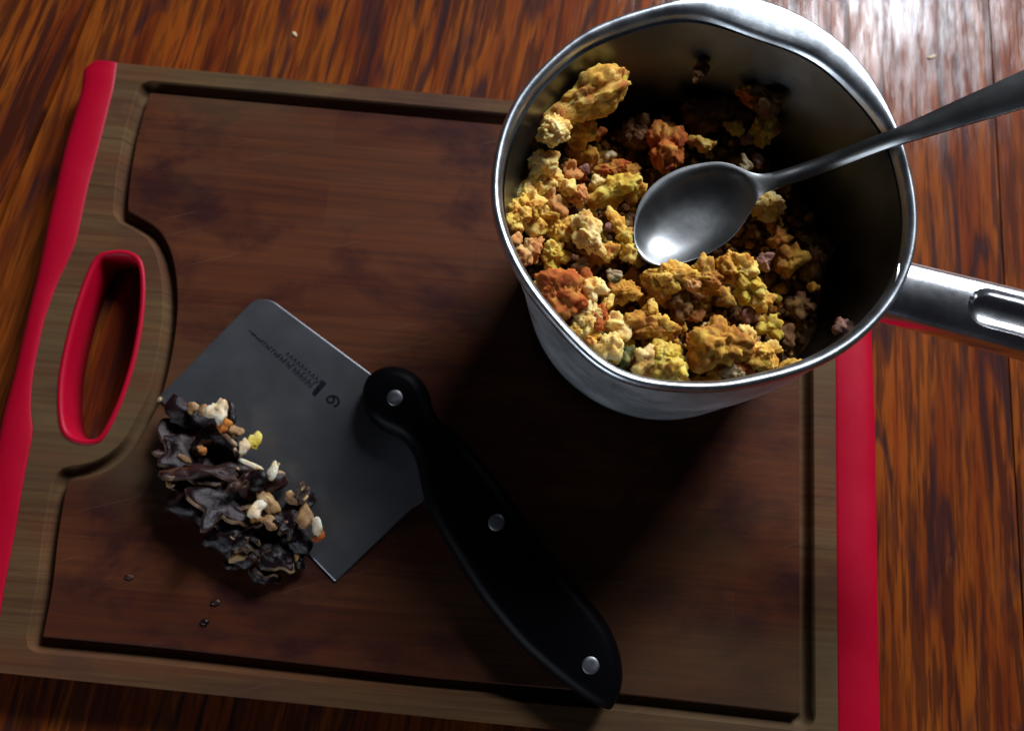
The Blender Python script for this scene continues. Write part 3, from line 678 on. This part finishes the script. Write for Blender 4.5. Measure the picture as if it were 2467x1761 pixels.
# traced chunks: u, v, long px, short px, angle deg (screen, up positive), material, lobes, lift mm, label
CH = [
(1421,235,180,78,38,'yellow',6,9,'long yellow bread slab leaning on the upper left pot wall'),
(1478,196,46,52,20,'lime',2,11,'greenish tip of bread at the top of the long yellow slab'),
(1328,318,66,62,40,'pale',2,13,'pale rounded crumb at the lower end of the long yellow slab'),
(1392,318,72,92,10,'yellow',4,8,'ragged yellow crumb just right of the pale rounded one'),
(1400,372,60,60,0,'gold',3,5,'golden crumb below the ragged yellow one near the left wall'),
(1305,393,58,64,0,'pale',3,10,'pale yellow cube of bread against the left wall'),
(1372,413,42,44,0,'peach',2,10,'pinkish orange crumb right of the pale cube by the left wall'),
(1335,428,42,36,20,'pale',1,12,'small smooth pale crumb below the pale cube by the left wall'),
(1288,455,84,62,30,'pale',4,8,'wide pale crumb pressed against the left pot wall'),
(1329,490,54,54,0,'peach',3,9,'orange brown crumb in the middle of the pale crumbs at left'),
(1362,456,44,42,0,'pale',3,12,'knobbly cream crumb among the orange ones at left'),
(1394,470,44,46,0,'peach',3,10,'soft orange crumb right of the knobbly cream one'),
(1409,413,26,22,0,'mauve',1,9,'tiny pink bit beside the pinkish orange crumb'),
(1272,495,56,70,0,'yellow',4,8,'yellow crumb wedged low against the left pot wall'),
(1477,466,112,50,34,'lime',5,7,'long yellow green strip pointing at the spoon tip'),
(1436,445,28,36,-40,'pale',2,8,'small cream nub above the long yellow green strip'),
(1535,457,36,44,-20,'yellow',2,7,'small yellow crumb close to the upper edge of the spoon bowl'),
(1520,415,48,34,30,'gold',2,4,'olive gold crumb above the yellow crumb by the spoon bowl'),
(1603,362,80,102,0,'orange',6,8,'large orange chunk above the spoon bowl'),
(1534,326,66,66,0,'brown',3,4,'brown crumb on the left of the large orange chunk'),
(1597,302,54,40,10,'gold',3,3,'olive brown crumb on top of the large orange chunk'),
(1468,378,24,24,0,'grey',1,5,'tiny grey tan bit in the dark gap left of the orange chunk'),
(1480,408,66,36,20,'orange',3,4,'rusty strip in the dark gap above the yellow green strip'),
(1800,230,66,36,-40,'orange',3,8,'orange crust near the top of the pan beside a brown round crumb'),
(1850,244,58,60,0,'brown',3,5,'brown round crumb near the top right of the stuffing'),
(1835,312,56,62,0,'lime',4,8,'bright yellow green crumb below the orange crust at upper right'),
(1772,312,46,30,-20,'lime',2,6,'narrow yellow crumb left of the bright yellow green one'),
(1698,352,52,38,5,'yellow',3,6,'lone yellow crumb in the shade above the spoon neck'),
(1803,336,36,28,0,'mauve',1,5,'mauve bit under the narrow yellow crumb'),
(1796,398,24,38,25,'grey',2,7,'grey white sliver just above the spoon neck'),
(1828,385,20,34,0,'mauve',1,5,'thin pinkish sliver right of the grey white one'),
(1849,497,74,58,10,'pale',4,7,'tan cube of bread touching the right edge of the spoon bowl'),
(1866,534,36,44,0,'gold',2,4,'brownish crumb under the tan cube right of the spoon'),
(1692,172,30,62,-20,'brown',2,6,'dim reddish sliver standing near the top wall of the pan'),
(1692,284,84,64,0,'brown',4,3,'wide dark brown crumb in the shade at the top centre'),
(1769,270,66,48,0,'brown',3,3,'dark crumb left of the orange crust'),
(1249,530,46,62,0,'yellow',3,6,'yellow crumb at the left wall below the wide pale crumb'),
(1302,528,78,62,0,'yellow',5,7,'broad yellow crumb under the orange brown one at left'),
(1440,327,28,30,0,'orange',1,5,'small rust red bit right of the ragged yellow crumb'),
(1409,560,92,52,-48,'pale',4,11,'long pale yellow finger of bread left of the spoon tip'),
(1486,546,58,34,-55,'yellow',3,8,'narrow yellow crumb next to the spoon tip'),
(1514,573,40,46,0,'lime',2,8,'yellow green crumb touching the spoon tip'),
(1522,609,44,42,-40,'yellow',2,7,'yellow crumb just under the spoon tip'),
(1465,546,20,20,0,'mauve',1,9,'tiny lilac dot beside the narrow yellow crumb'),
(1460,611,36,38,0,'yellow',2,7,'small lumpy yellow crumb below the narrow ones'),
(1428,616,56,42,0,'gold',3,4,'golden brown crumb below the pale yellow finger'),
(1274,604,50,76,-20,'peach',4,9,'tall peach crumb against the left pot wall'),
(1244,576,26,30,0,'peach',1,8,'small peach nub touching the left rim'),
(1332,616,52,66,-20,'lime',3,6,'yellow green crumb right of the tall peach one'),
(1352,555,50,66,0,'yellow',3,7,'upright yellow crumb between the broad one and the long finger'),
(1366,594,36,34,0,'brown',2,4,'brown crumb under the upright yellow one'),
(1403,637,34,20,15,'grey',1,6,'pale flake below the golden brown crumb'),
(1345,712,92,84,-10,'orange',5,8,'large orange block of bread against the lower left wall'),
(1374,712,34,62,0,'yellow',2,11,'yellow cut face on the right side of the large orange block'),
(1403,686,40,56,0,'orange',2,7,'red orange crust wedged behind the large orange block'),
(1431,702,46,50,-20,'pale',3,8,'tan crumb right of the red orange crust'),
(1464,735,22,44,-20,'yellow',2,8,'thin yellow sliver under the tan crumb'),
(1502,702,80,50,10,'gold',4,5,'orange brown crumb with a red edge in the middle'),
(1480,664,40,24,-15,'grey',2,7,'curled pale onion piece with dark herb below the spoon tip'),
(1478,676,26,18,0,'green',1,7,'dark green herb under the curled onion piece'),
(1612,662,96,48,8,'yellow',5,9,'wide yellow ridge of bread under the spoon bowl'),
(1600,692,70,50,0,'gold',4,6,'golden crumb under the left half of the wide ridge'),
(1666,686,32,32,0,'peach',1,10,'round pinkish crumb on the wide ridge'),
(1698,676,70,66,0,'gold',5,7,'golden crumb between the wide ridge and the yellow arm'),
(1768,650,82,62,-45,'yellow',5,10,'top of the yellow arm of bread right of the spoon bowl'),
(1803,690,66,56,-45,'lime',4,9,'middle of the yellow arm of bread'),
(1838,722,56,44,20,'yellow',3,8,'lower end of the yellow arm of bread'),
(1840,630,38,38,0,'mauve',1,7,'pink cube right of the yellow arm'),
(1880,578,36,38,0,'gold',2,6,'small golden crumb in the shade right of the pink cube'),
(1906,628,56,60,-40,'gold',4,6,'olive yellow crumb in the shade near the right wall'),
(1958,625,50,66,0,'brown',3,4,'brown crumb at the right edge of the stuffing'),
(1955,692,22,24,0,'yellow',1,5,'tiny yellow dot at the right of the stuffing'),
(1640,740,52,60,0,'brown',3,3,'reddish brown crumb in the hollow in the middle'),
(1569,745,28,36,0,'yellow',2,8,'little yellow crumb on the left of the hollow'),
(1422,765,44,72,-15,'pale',3,8,'upright pale crumb beside the red streaked one'),
(1444,768,34,62,-10,'orange',3,8,'red streaked crust below the tan crumb'),
(1486,785,54,46,0,'pale',3,7,'tan crumb right of the red streaked crust'),
(1560,792,104,56,10,'gold',5,5,'wide orange brown crumb in the lower middle'),
(1592,786,38,30,20,'yellow',2,8,'yellow nub on the wide orange brown crumb'),
(1470,830,60,58,-20,'pale',2,11,'bright pale yellow ball of bread near the lower left rim'),
(1412,812,66,50,-35,'yellow',4,6,'yellow brown crumb touching the lower left rim'),
(1508,860,34,58,0,'green',3,8,'green herb flecked crumb right of the bright pale ball'),
(1556,868,54,52,0,'pale',3,9,'pale cube of bread close to the lower rim'),
(1606,862,60,66,0,'lime',4,9,'yellow green chunk close to the lower rim'),
(1630,902,48,44,0,'yellow',3,9,'yellow lump touching the lower rim'),
(1556,900,50,28,0,'peach',2,8,'peach crumb touching the lower rim'),
(1735,832,112,96,0,'gold',8,9,'large craggy golden chunk at the bottom of the pan'),
(1796,818,46,44,0,'pale',3,10,'tan knob on the right of the large craggy chunk'),
(1838,852,62,52,20,'yellow',4,9,'yellow wing on the lower right of the large craggy chunk'),
(1775,900,50,40,20,'grey',2,7,'greyish crumb under the large craggy chunk by the rim'),
(1855,786,38,40,0,'lime',2,6,'small yellow green crumb above the yellow wing'),
(1803,762,30,44,-20,'mauve',2,5,'pinkish brown bit above the large craggy chunk'),
(1786,880,60,34,0,'orange',3,6,'dark orange crust under the yellow wing'),
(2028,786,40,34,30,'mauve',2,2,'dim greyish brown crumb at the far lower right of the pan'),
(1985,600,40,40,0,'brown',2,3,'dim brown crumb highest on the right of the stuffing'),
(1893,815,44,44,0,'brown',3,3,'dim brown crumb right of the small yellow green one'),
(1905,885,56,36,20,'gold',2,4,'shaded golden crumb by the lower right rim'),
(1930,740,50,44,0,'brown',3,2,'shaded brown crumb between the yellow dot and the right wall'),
]
grp = 'chunks of bread stuffing in the saucepan'
for k, (u, v, a, b, ang_, mt, lb, lift, lab) in enumerate(CH):
    if u > 1690 and v < 420: lift += 5
    for up in range(12):
        p = PF(u, v, lambda x, y: level(x, y)+(lift+up*1.5)*.001-.004)
        if inside(p[0], p[1], p[2], .00010*min(a, b)*.5+.001): break
    s = (CAM[2]-p[2])/math.cos(math.radians(13))/F*1.05
    A, B = a*s*1.46, b*s*1.46
    V, Fc = lump(5 if max(a, b) > 60 else 4 if max(a, b) > 30 else 3, (A, B, min(A, B)*1.05), math.radians(ang_-4), 100+k, .26, min(7, lb+2), random.uniform(-.3, .3), 0)
    o = fastmesh('stuffing_chunk', V, Fc, MAT[mt], p)
    tag(o, lab, 'bread chunk', grp)
# loose small crumbs, copies sharing mesh data
protos = []
for k in range(14):
    mt = ['gold', 'yellow', 'pale', 'brown', 'peach', 'gold', 'pale', 'yellow', 'orange', 'lime', 'gold', 'brown', 'yellow', 'gold'][k]
    sz = rn.uniform(.005, .0085)
    V, Fc = lump(3, (sz, sz*rn.uniform(.7, 1), sz*.8), 0, 900+k, .5, 2 if k % 2 else 3, 0, .2)
    protos.append((V, Fc, mt))
pl = []
for k in range(200):
    while True:
        x = cen[0]+rn.uniform(-.066, .066); y = cen[1]+rn.uniform(-.066, .066); lf = (cen[0]-x)*.8+(cen[1]-y)*.6
        z = level(x, y)+(-.0045 if lf > .012 else -.0085)+rn.uniform(-.002, .002)
        if inside(x, y, z, .006) and (lf > .012 or rn.random() < .45) and math.hypot(x-P(1650, 520, .075)[0], y-P(1650, 520, .075)[1]) > .021: break
    i = k % 14
    if k < 14: o = fastmesh('loose_crumb', protos[i][0], protos[i][1], MAT[protos[i][2]], (x, y, z)); pl.append(o)
    else: o = pl[i].copy(); C.objects.link(o); o.location = (x, y, z)
    o.rotation_euler = (rn.uniform(-.5, .5), rn.uniform(-.5, .5), rn.uniform(0, 6.28)); sc_ = rn.uniform(.7, 1.2); o.scale = (sc_,)*3
    tag(o, 'small loose crumb of stuffing lying low among the larger chunks in the saucepan', 'crumb', 'small loose crumbs between the chunks')

# ------------------------------------------------------------------ spoon
spoon = empty('spoon', tuple(P(1690, 520, .078)))
tag(spoon, 'plain steel spoon lying in the stuffing with its handle over the rim', 'spoon')
bowl = [(1840,436),(1815,420),(1794,409),(1763,395),(1727,389),(1689,393),(1647,402),(1616,415),(1585,433),(1556,461),(1534,500),(1527,539),(1526,570),(1532,602),(1550,627),(1580,640),(1606,640),(1645,630),(1700,610),(1750,583),(1777,558),(1798,530),(1811,508),(1824,484),(1836,467),(1848,457)]
tip = np.array([1537., 618.]); nk = np.array([1844., 446.]); ax = nk-tip; AL = np.linalg.norm(ax); ax /= AL; pr_ = np.array([-ax[1], ax[0]])
bw = chaikin([np.array(q, float) for q in bowl], 2, False)
def cross(t):                                    # extents of the bowl outline across the axis at t
    up, dn = None, None; lo, hi_ = 0, 0
    vals = []
    n = len(bw)
    for i in range(n):
        a = bw[i]; b = bw[(i+1) % n]; ta = (a-tip) @ ax; tb = (b-tip) @ ax
        if (ta-t)*(tb-t) <= 0 and abs(ta-tb) > 1e-9:
            k = (t-ta)/(tb-ta); q = a+(b-a)*k; vals.append((q-tip) @ pr_)
    return (min(vals), max(vals)) if len(vals) >= 2 else None
secs = []   # (centre-left px, right px, z, depth, convex, thickness)
tmin = min((q-tip) @ ax for q in bw)
for t in np.r_[tmin+np.array([.6, 3, 7, 13]), np.linspace(tmin+20, AL-4, 50)]:
    c = cross(t)
    if c is None: continue
    k = (t-tmin)/(AL-tmin); zz = .0830+.0045*k
    dep = 0
    secs.append((tip+ax*t+pr_*c[0], tip+ax*t+pr_*c[1], zz, dep, 0., .0010))
nb_ = len(secs)
hs_px = [((1865,415),(1880,450),.0878),((1920,398),(1932,436),.0888),((2000,370),(2010,408),.0935),((2080,338),(2090,376),.1035),((2158,309),(2168,347),.1125),((2230,276),(2245,325),.1175),((2300,244),(2320,302),.1230),((2380,208),(2405,278),.1290),((2467,168),(2490,252),.1355),((2560,130),(2590,222),.142),((2650,96),(2676,186),.148),((2700,84),(2712,148),.151),((2716,92),(2718,120),.152)]
H = [(np.array(a, float), np.array(b, float), z) for a, b, z in hs_px]
xs = np.arange(len(H)); xx = np.linspace(0, len(H)-1, 60)
def ip(f): return np.interp(xx, xs, [f(h) for h in H])
A0, A1, B0, B1, Z_ = ip(lambda h: h[0][0]), ip(lambda h: h[0][1]), ip(lambda h: h[1][0]), ip(lambda h: h[1][1]), ip(lambda h: h[2])
for i in range(60):
    secs.append((np.array([A0[i], A1[i]]), np.array([B0[i], B1[i]]), Z_[i], -.0026+.0011*min(1, i/30), 0, .0019))
def smooth_seq(a, n=2):
    for _ in range(n):
        a2 = a.copy(); a2[1:-1] = (a[:-2]+2*a[1:-1]+a[2:])/4; a = a2
    return a
deps = smooth_seq(np.array([s_[3] for s_ in secs]), 6); thk = smooth_seq(np.array([s_[5] for s_ in secs]), 8); zs = smooth_seq(np.array([s_[2] for s_ in secs]), 6)
ea = np.array([s_[0] for s_ in secs]); eb = np.array([s_[1] for s_ in secs])
keep = slice(nb_-5, nb_+10)
sa1 = smooth_seq(ea.copy(), 5); sb1 = smooth_seq(eb.copy(), 5); ea[nb_-6:] = sa1[nb_-6:]; eb[nb_-6:] = sb1[nb_-6:]
NC = 19; SV = []; BC = np.array([1676., 522.])
for i in range(len(secs)):
    pa = P(ea[i][0], ea[i][1], zs[i]); pb = P(eb[i][0], eb[i][1], zs[i]); row = []
    for j in range(NC):
        s = j/(NC-1)*2-1; s = math.sin(s*PI/2*.98)/math.sin(PI/2*.98); p = pa*(1-(s+1)/2)+pb*(s+1)/2
        q = ea[i]*(1-(s+1)/2)+eb[i]*(s+1)/2-BC; r2 = ((q @ ax)/158)**2+((q @ pr_)/104)**2
        dish = .0078*max(0, 1-r2**1.7) if i < nb_+4 else 0
        row.append(p-np.array([0, 0, dish+min(0, deps[i])*(1-abs(s)**2.2)]))
    for j in range(NC-2, 0, -1): row.append(row[j]-np.array([0, 0, thk[i]]))
    SV.append(row)
def part(name, i0, i1, c0, c1):
    v, f = loft(SV[i0:i1], (c0, c1)); recalc(mesh(name, v, f, MAT['spoon'], spoon))
part('bowl', 0, nb_+1, True, False); part('handle', nb_, len(SV), False, True)

# ------------------------------------------------------------------ chopped mushroom stems
def slice_mesh(a, b, th, bend, rz, ty, tx, seed):
    """curled slice: dark skin faces (slot 0) and a pale torn edge (slot 1)"""
    rn = random.Random(seed); nr, na = 9, 40; off = np.array([rn.uniform(0, 50) for _ in range(3)])
    top = []; 
    for i in range(nr+1):
        for j in range(na):
            t = 2*PI*j/na; sx = math.copysign(abs(math.cos(t))**.75, math.cos(t)); sy = math.copysign(abs(math.sin(t))**.75, math.sin(t))
            top.append((sx*i/nr, sy*i/nr, 0))
    top = np.array(top); ang = np.stack([top[:, 0], top[:, 1], top[:, 2]], 1)
    e = 1+.55*vn(np.stack([np.tile(np.cos(np.arange(na)*2*PI/na), nr+1), np.tile(np.sin(np.arange(na)*2*PI/na), nr+1), np.zeros((nr+1)*na)], 1)*2.6+off)
    x = top[:, 0]*e*a/2; y = top[:, 1]*e*b/2
    z = bend*((x/(a/2))**2*.6+(y/(b/2))**2*.4)*min(a, b)*.5+vn(np.stack([x*260, y*260, x*0], 1)+off)*th*.55
    rr = np.repeat(np.arange(nr+1)/nr, na); tk = th*(1-.25*rr**3)*(1+.3*vn(np.stack([x*400, y*400, x*0+9], 1)+off))
    T = np.stack([x, y, z+tk/2], 1); B_ = np.stack([x, y, z-tk/2], 1)
    mid = np.stack([x[-na:]*1.04, y[-na:]*1.04, z[-na:]+vn(np.stack([x[-na:]*900, y[-na:]*900, z[-na:]], 1)+off)*th*.2], 1)
    V = np.vstack([T, B_, mid]); n1 = len(T); Fq = []; mi = []
    for i in range(nr):
        for j in range(na):
            p, q, r_, s_ = i*na+j, i*na+(j+1) % na, (i+1)*na+(j+1) % na, (i+1)*na+j
            Fq += [(p, s_, r_), (p, r_, q), (n1+p, n1+r_, n1+s_), (n1+p, n1+q, n1+r_)]; mi += [0]*4 if i < nr-1 else [0]*4
    o1 = nr*na; m0 = 2*n1
    for j in range(na):
        k = (j+1) % na
        Fq += [(o1+j, m0+j, m0+k), (o1+j, m0+k, o1+k), (n1+o1+j, m0+k, m0+j), (n1+o1+j, n1+o1+k, m0+k)]; mi += [1]*4
    return V @ rotm(rz, ty, tx).T, np.array(Fq), mi
MS = [ # u, v, long, short, angle, material, z over board mm, flat, label
(455,1010,110,80,-20,'mdark',6,.7,'dark mushroom lump at the upper left of the chopped pile'),
(505,1035,90,70,40,'mdark',12,.7,'dark mushroom lump behind the cream piece on the pile top'),
(435,1070,90,80,10,'mbrown',6,.7,'wide brown mushroom lump on the left side of the pile'),
(540,1070,80,60,-30,'mdark',13,.6,'dark mushroom lump between the two white pieces'),
(500,1135,150,34,12,'mbrown',16,.5,'long brown mushroom strip across the middle of the pile'),
(480,1120,130,90,0,'mdark',8,.8,'black mushroom lump under the long brown strip'),
(450,1210,120,100,0,'mdark',7,.8,'black mushroom lump at the left of the pile'),
(540,1200,130,105,-50,'mdark',13,.7,'large shiny black mushroom slice in the middle of the pile'),
(612,1150,100,56,-10,'mdark',15,.6,'dark mushroom slice with a pale edge right of centre'),
(632,1172,90,50,35,'mbrown',12,.6,'reddish brown mushroom slice under the pale edged one'),
(530,1290,120,70,20,'mdark',8,.8,'black mushroom lump in the lower left of the pile'),
(600,1275,100,80,0,'mdark',9,.8,'black mushroom lump under the tan cluster'),
(580,1330,110,60,10,'mdark',5,.7,'dark mushroom lump along the lower edge of the pile'),
(660,1320,110,70,0,'mdark',7,.8,'black mushroom lump in the lower right of the pile'),
(720,1300,70,80,20,'mdark',8,.7,'black mushroom lump against the white and orange piece'),
(705,1240,50,90,-20,'mdark',12,.6,'dark upright slice between the tan pieces at right'),
(725,1200,36,80,-28,'mbrown',14,.5,'thin brown mushroom slice standing at the right end'),
(690,1350,80,50,0,'mdark',4,.7,'dark mushroom lump at the bottom right of the pile'),
(565,1360,60,34,0,'mdark',3,.7,'small dark mushroom bit at the bottom of the pile'),
(640,1385,56,30,0,'mdark',2,.7,'small dark mushroom bit lowest on the board'),
(528,990,54,50,-10,'mwhite',20,.8,'cream mushroom piece on the top of the pile'),
(538,1020,36,38,0,'orange',18,.8,'orange brown bit under the cream mushroom piece'),
(558,998,26,56,25,'mdark',14,.6,'dark skin edge right of the cream mushroom piece'),
(464,984,22,24,0,'mtan',14,.7,'small greyish bit at the upper left end of the pile'),
(491,990,22,26,0,'mtan',16,.7,'small tan bit left of the cream mushroom piece'),
(589,1078,26,42,15,'mwhite',17,.7,'white oval mushroom piece lying over the blade'),
(612,1064,30,48,0,'lime',12,.4,'thin yellowish slice behind the white oval piece'),
(565,1040,42,32,-20,'mtan',16,.6,'grey tan slice above the white oval piece'),
(487,1086,26,22,0,'peach',15,.7,'small pinkish bit in the upper left of the pile'),
(604,1119,52,11,-14,'mwhite',19,.5,'thin white edge strip on the pale edged slice'),
(656,1136,24,40,-10,'mwhite',17,.5,'pale pointed tip at the right of the pale edged slice'),
(648,1148,30,20,0,'mtan',14,.6,'tan bit under the pale pointed tip'),
(416,1164,30,34,40,'mtan',8,.6,'greyish pink bit on the far left of the pile'),
(446,1106,34,12,-20,'mtan',13,.4,'thin grey sliver at the left of the pile'),
(572,1166,20,60,-45,'mbrown',18,.4,'narrow brown strip standing in for the highlight on the black slice in the middle'),  # highlight on the slice, put in as a lighter coloured strip
(618,1224,36,40,0,'mwhite',16,.8,'cream knob on the left of the tan cluster'),
(652,1216,34,70,35,'mtan',15,.7,'yellowish tan piece in the middle of the tan cluster'),
(650,1258,50,34,-30,'mtan',15,.8,'ochre lump at the bottom of the tan cluster'),
(612,1250,30,26,0,'peach',13,.8,'peach knob at the lower left of the tan cluster'),
(704,1200,30,30,0,'mtan',16,.7,'greyish tan bit on the upright dark slice'),
(730,1246,56,48,-30,'mtan',15,.6,'brown tan slice beside the white piece at right'),
(762,1272,26,50,30,'mwhite',17,.6,'white rimmed mushroom piece at the right end of the pile'),
(766,1294,30,18,30,'orange',14,.6,'orange edge under the white rimmed piece'),
(560,1236,90,16,25,'mbrown',12,.4,'long narrow brown sliver below the black slice'),
(590,1285,76,14,40,'mbrown',11,.4,'slanting reddish sliver below the tan cluster'),
(574,1342,46,24,30,'mtan',9,.6,'tan bit at the lower left edge of the pile'),
(638,1344,30,26,0,'peach',9,.7,'pink bit with a wet shine at the lower edge of the pile'),
(716,1342,22,22,0,'peach',7,.7,'small dull pink bit at the lower right of the pile'),
(686,1256,20,16,0,'mauve',14,.7,'tiny mauve bit right of the ochre lump'),
(470,1165,90,60,60,'mdark',5,.7,'dark mushroom piece tucked under the left side of the pile'),
(510,1250,90,66,-40,'mdark',6,.7,'dark mushroom piece tucked under the middle of the pile'),
(560,1120,80,60,20,'mdark',8,.7,'dark mushroom piece under the white oval piece'),
(660,1270,90,60,60,'mdark',5,.7,'dark mushroom piece under the ochre lump'),
(610,1300,90,60,-30,'mdark',4,.7,'dark mushroom piece under the lower edge of the tan cluster'),
(400,1120,50,60,10,'mdark',3,.7,'dark mushroom piece at the far left edge of the pile'),
(384,962,12,10,0,'grey',2,.5,'tiny pale flake at the left corner of the blade'),
]
for k, (u, v, a, b, ang_, mt, zo, flat, lab) in enumerate(MS):
    z = ZB+zo*.001; p = P(u, v, z); s = (CAM[2]-z)/math.cos(math.radians(13))/F*1.04
    kf = 1.38 if mt in ('mdark', 'mbrown') else 1.25
    A, B = a*s*kf, b*s*kf; hz_ = min(min(A, B)*flat, 2*zo*.001+.006)
    if (mt in ('mdark', 'mbrown') and k % 2) or (mt == 'mbrown'):
        rq = random.Random(k*7); ln = 1.0
        V, Fc, mi = slice_mesh(A*.74, B*.80, rq.uniform(.0028, .0050), rq.uniform(-1.1, 1.1), math.radians(ang_-4), rq.uniform(-.4, .4), rq.choice([-1, 1])*rq.uniform(.2, .95), 3000+k)
        if V[:, 2].min()+z < ZB+.0006: V[:, 2] += (ZB+.0006-z)-V[:, 2].min() if V[:, 2].min()+z > ZB-.004 else .004
        V[:, 2] = np.maximum(V[:, 2], ZB+.0006-z+.0002*np.arange(len(V))/len(V))
        o = fastmesh('mushroom_piece', V, Fc, MAT[mt], p)
        o.data.materials.append(MAT['mtanedge'])
        if len(mi) == len(o.data.polygons): o.data.polygons.foreach_set('material_index', mi)
        tag(o, lab, 'mushroom piece', 'chopped mushroom stems on the blade and board'); continue
    if mt == 'mdark': A *= .78; B *= .80
    V, Fc = lump(3, (A, B, hz_), math.radians(ang_-4), 2000+k, .5, 1 if a < 26 or b < 20 else 3, random.uniform(-.5, .5), .15, .8)
    V[:, 2] = np.maximum(V[:, 2], ZB+.0004-z)
    tag(fastmesh('mushroom_piece', V, Fc, MAT[mt], p), lab, 'mushroom piece', 'chopped mushroom stems on the blade and board')

# ------------------------------------------------------------------ specks
def speck(u, v, z, a, b, ang_, mt, lab, name='crumb', cat='crumb'):
    s = (CAM[2]-z)/F*1.03; V, Fc = lump(2, (a*s, b*s, b*s*.6), math.radians(ang_), int(u), .35, 1)
    p = P(u, v, z); tag(fastmesh(name, V, Fc, MAT[mt], p+np.array([0, 0, b*s*.15])), lab, cat)
speck(2244, 139, 0, 26, 12, 25, 'mwhite', 'tiny white flake on the bare table above the spoon handle')
speck(710, 84, 0, 22, 11, -50, 'mwhite', 'tiny white flake on the bare table above the cutting board')
speck(312, 1390, ZB, 26, 12, -10, 'mbrown', 'small reddish crumb on the board left of and below the mushroom pile')
speck(520, 1450, ZB, 26, 16, 10, 'mbrown', 'small dark crumb on the board straight below the mushroom pile')
speck(494, 1497, ZB, 24, 18, 0, 'mdark', 'lowest small dark crumb on the board below the mushroom pile')
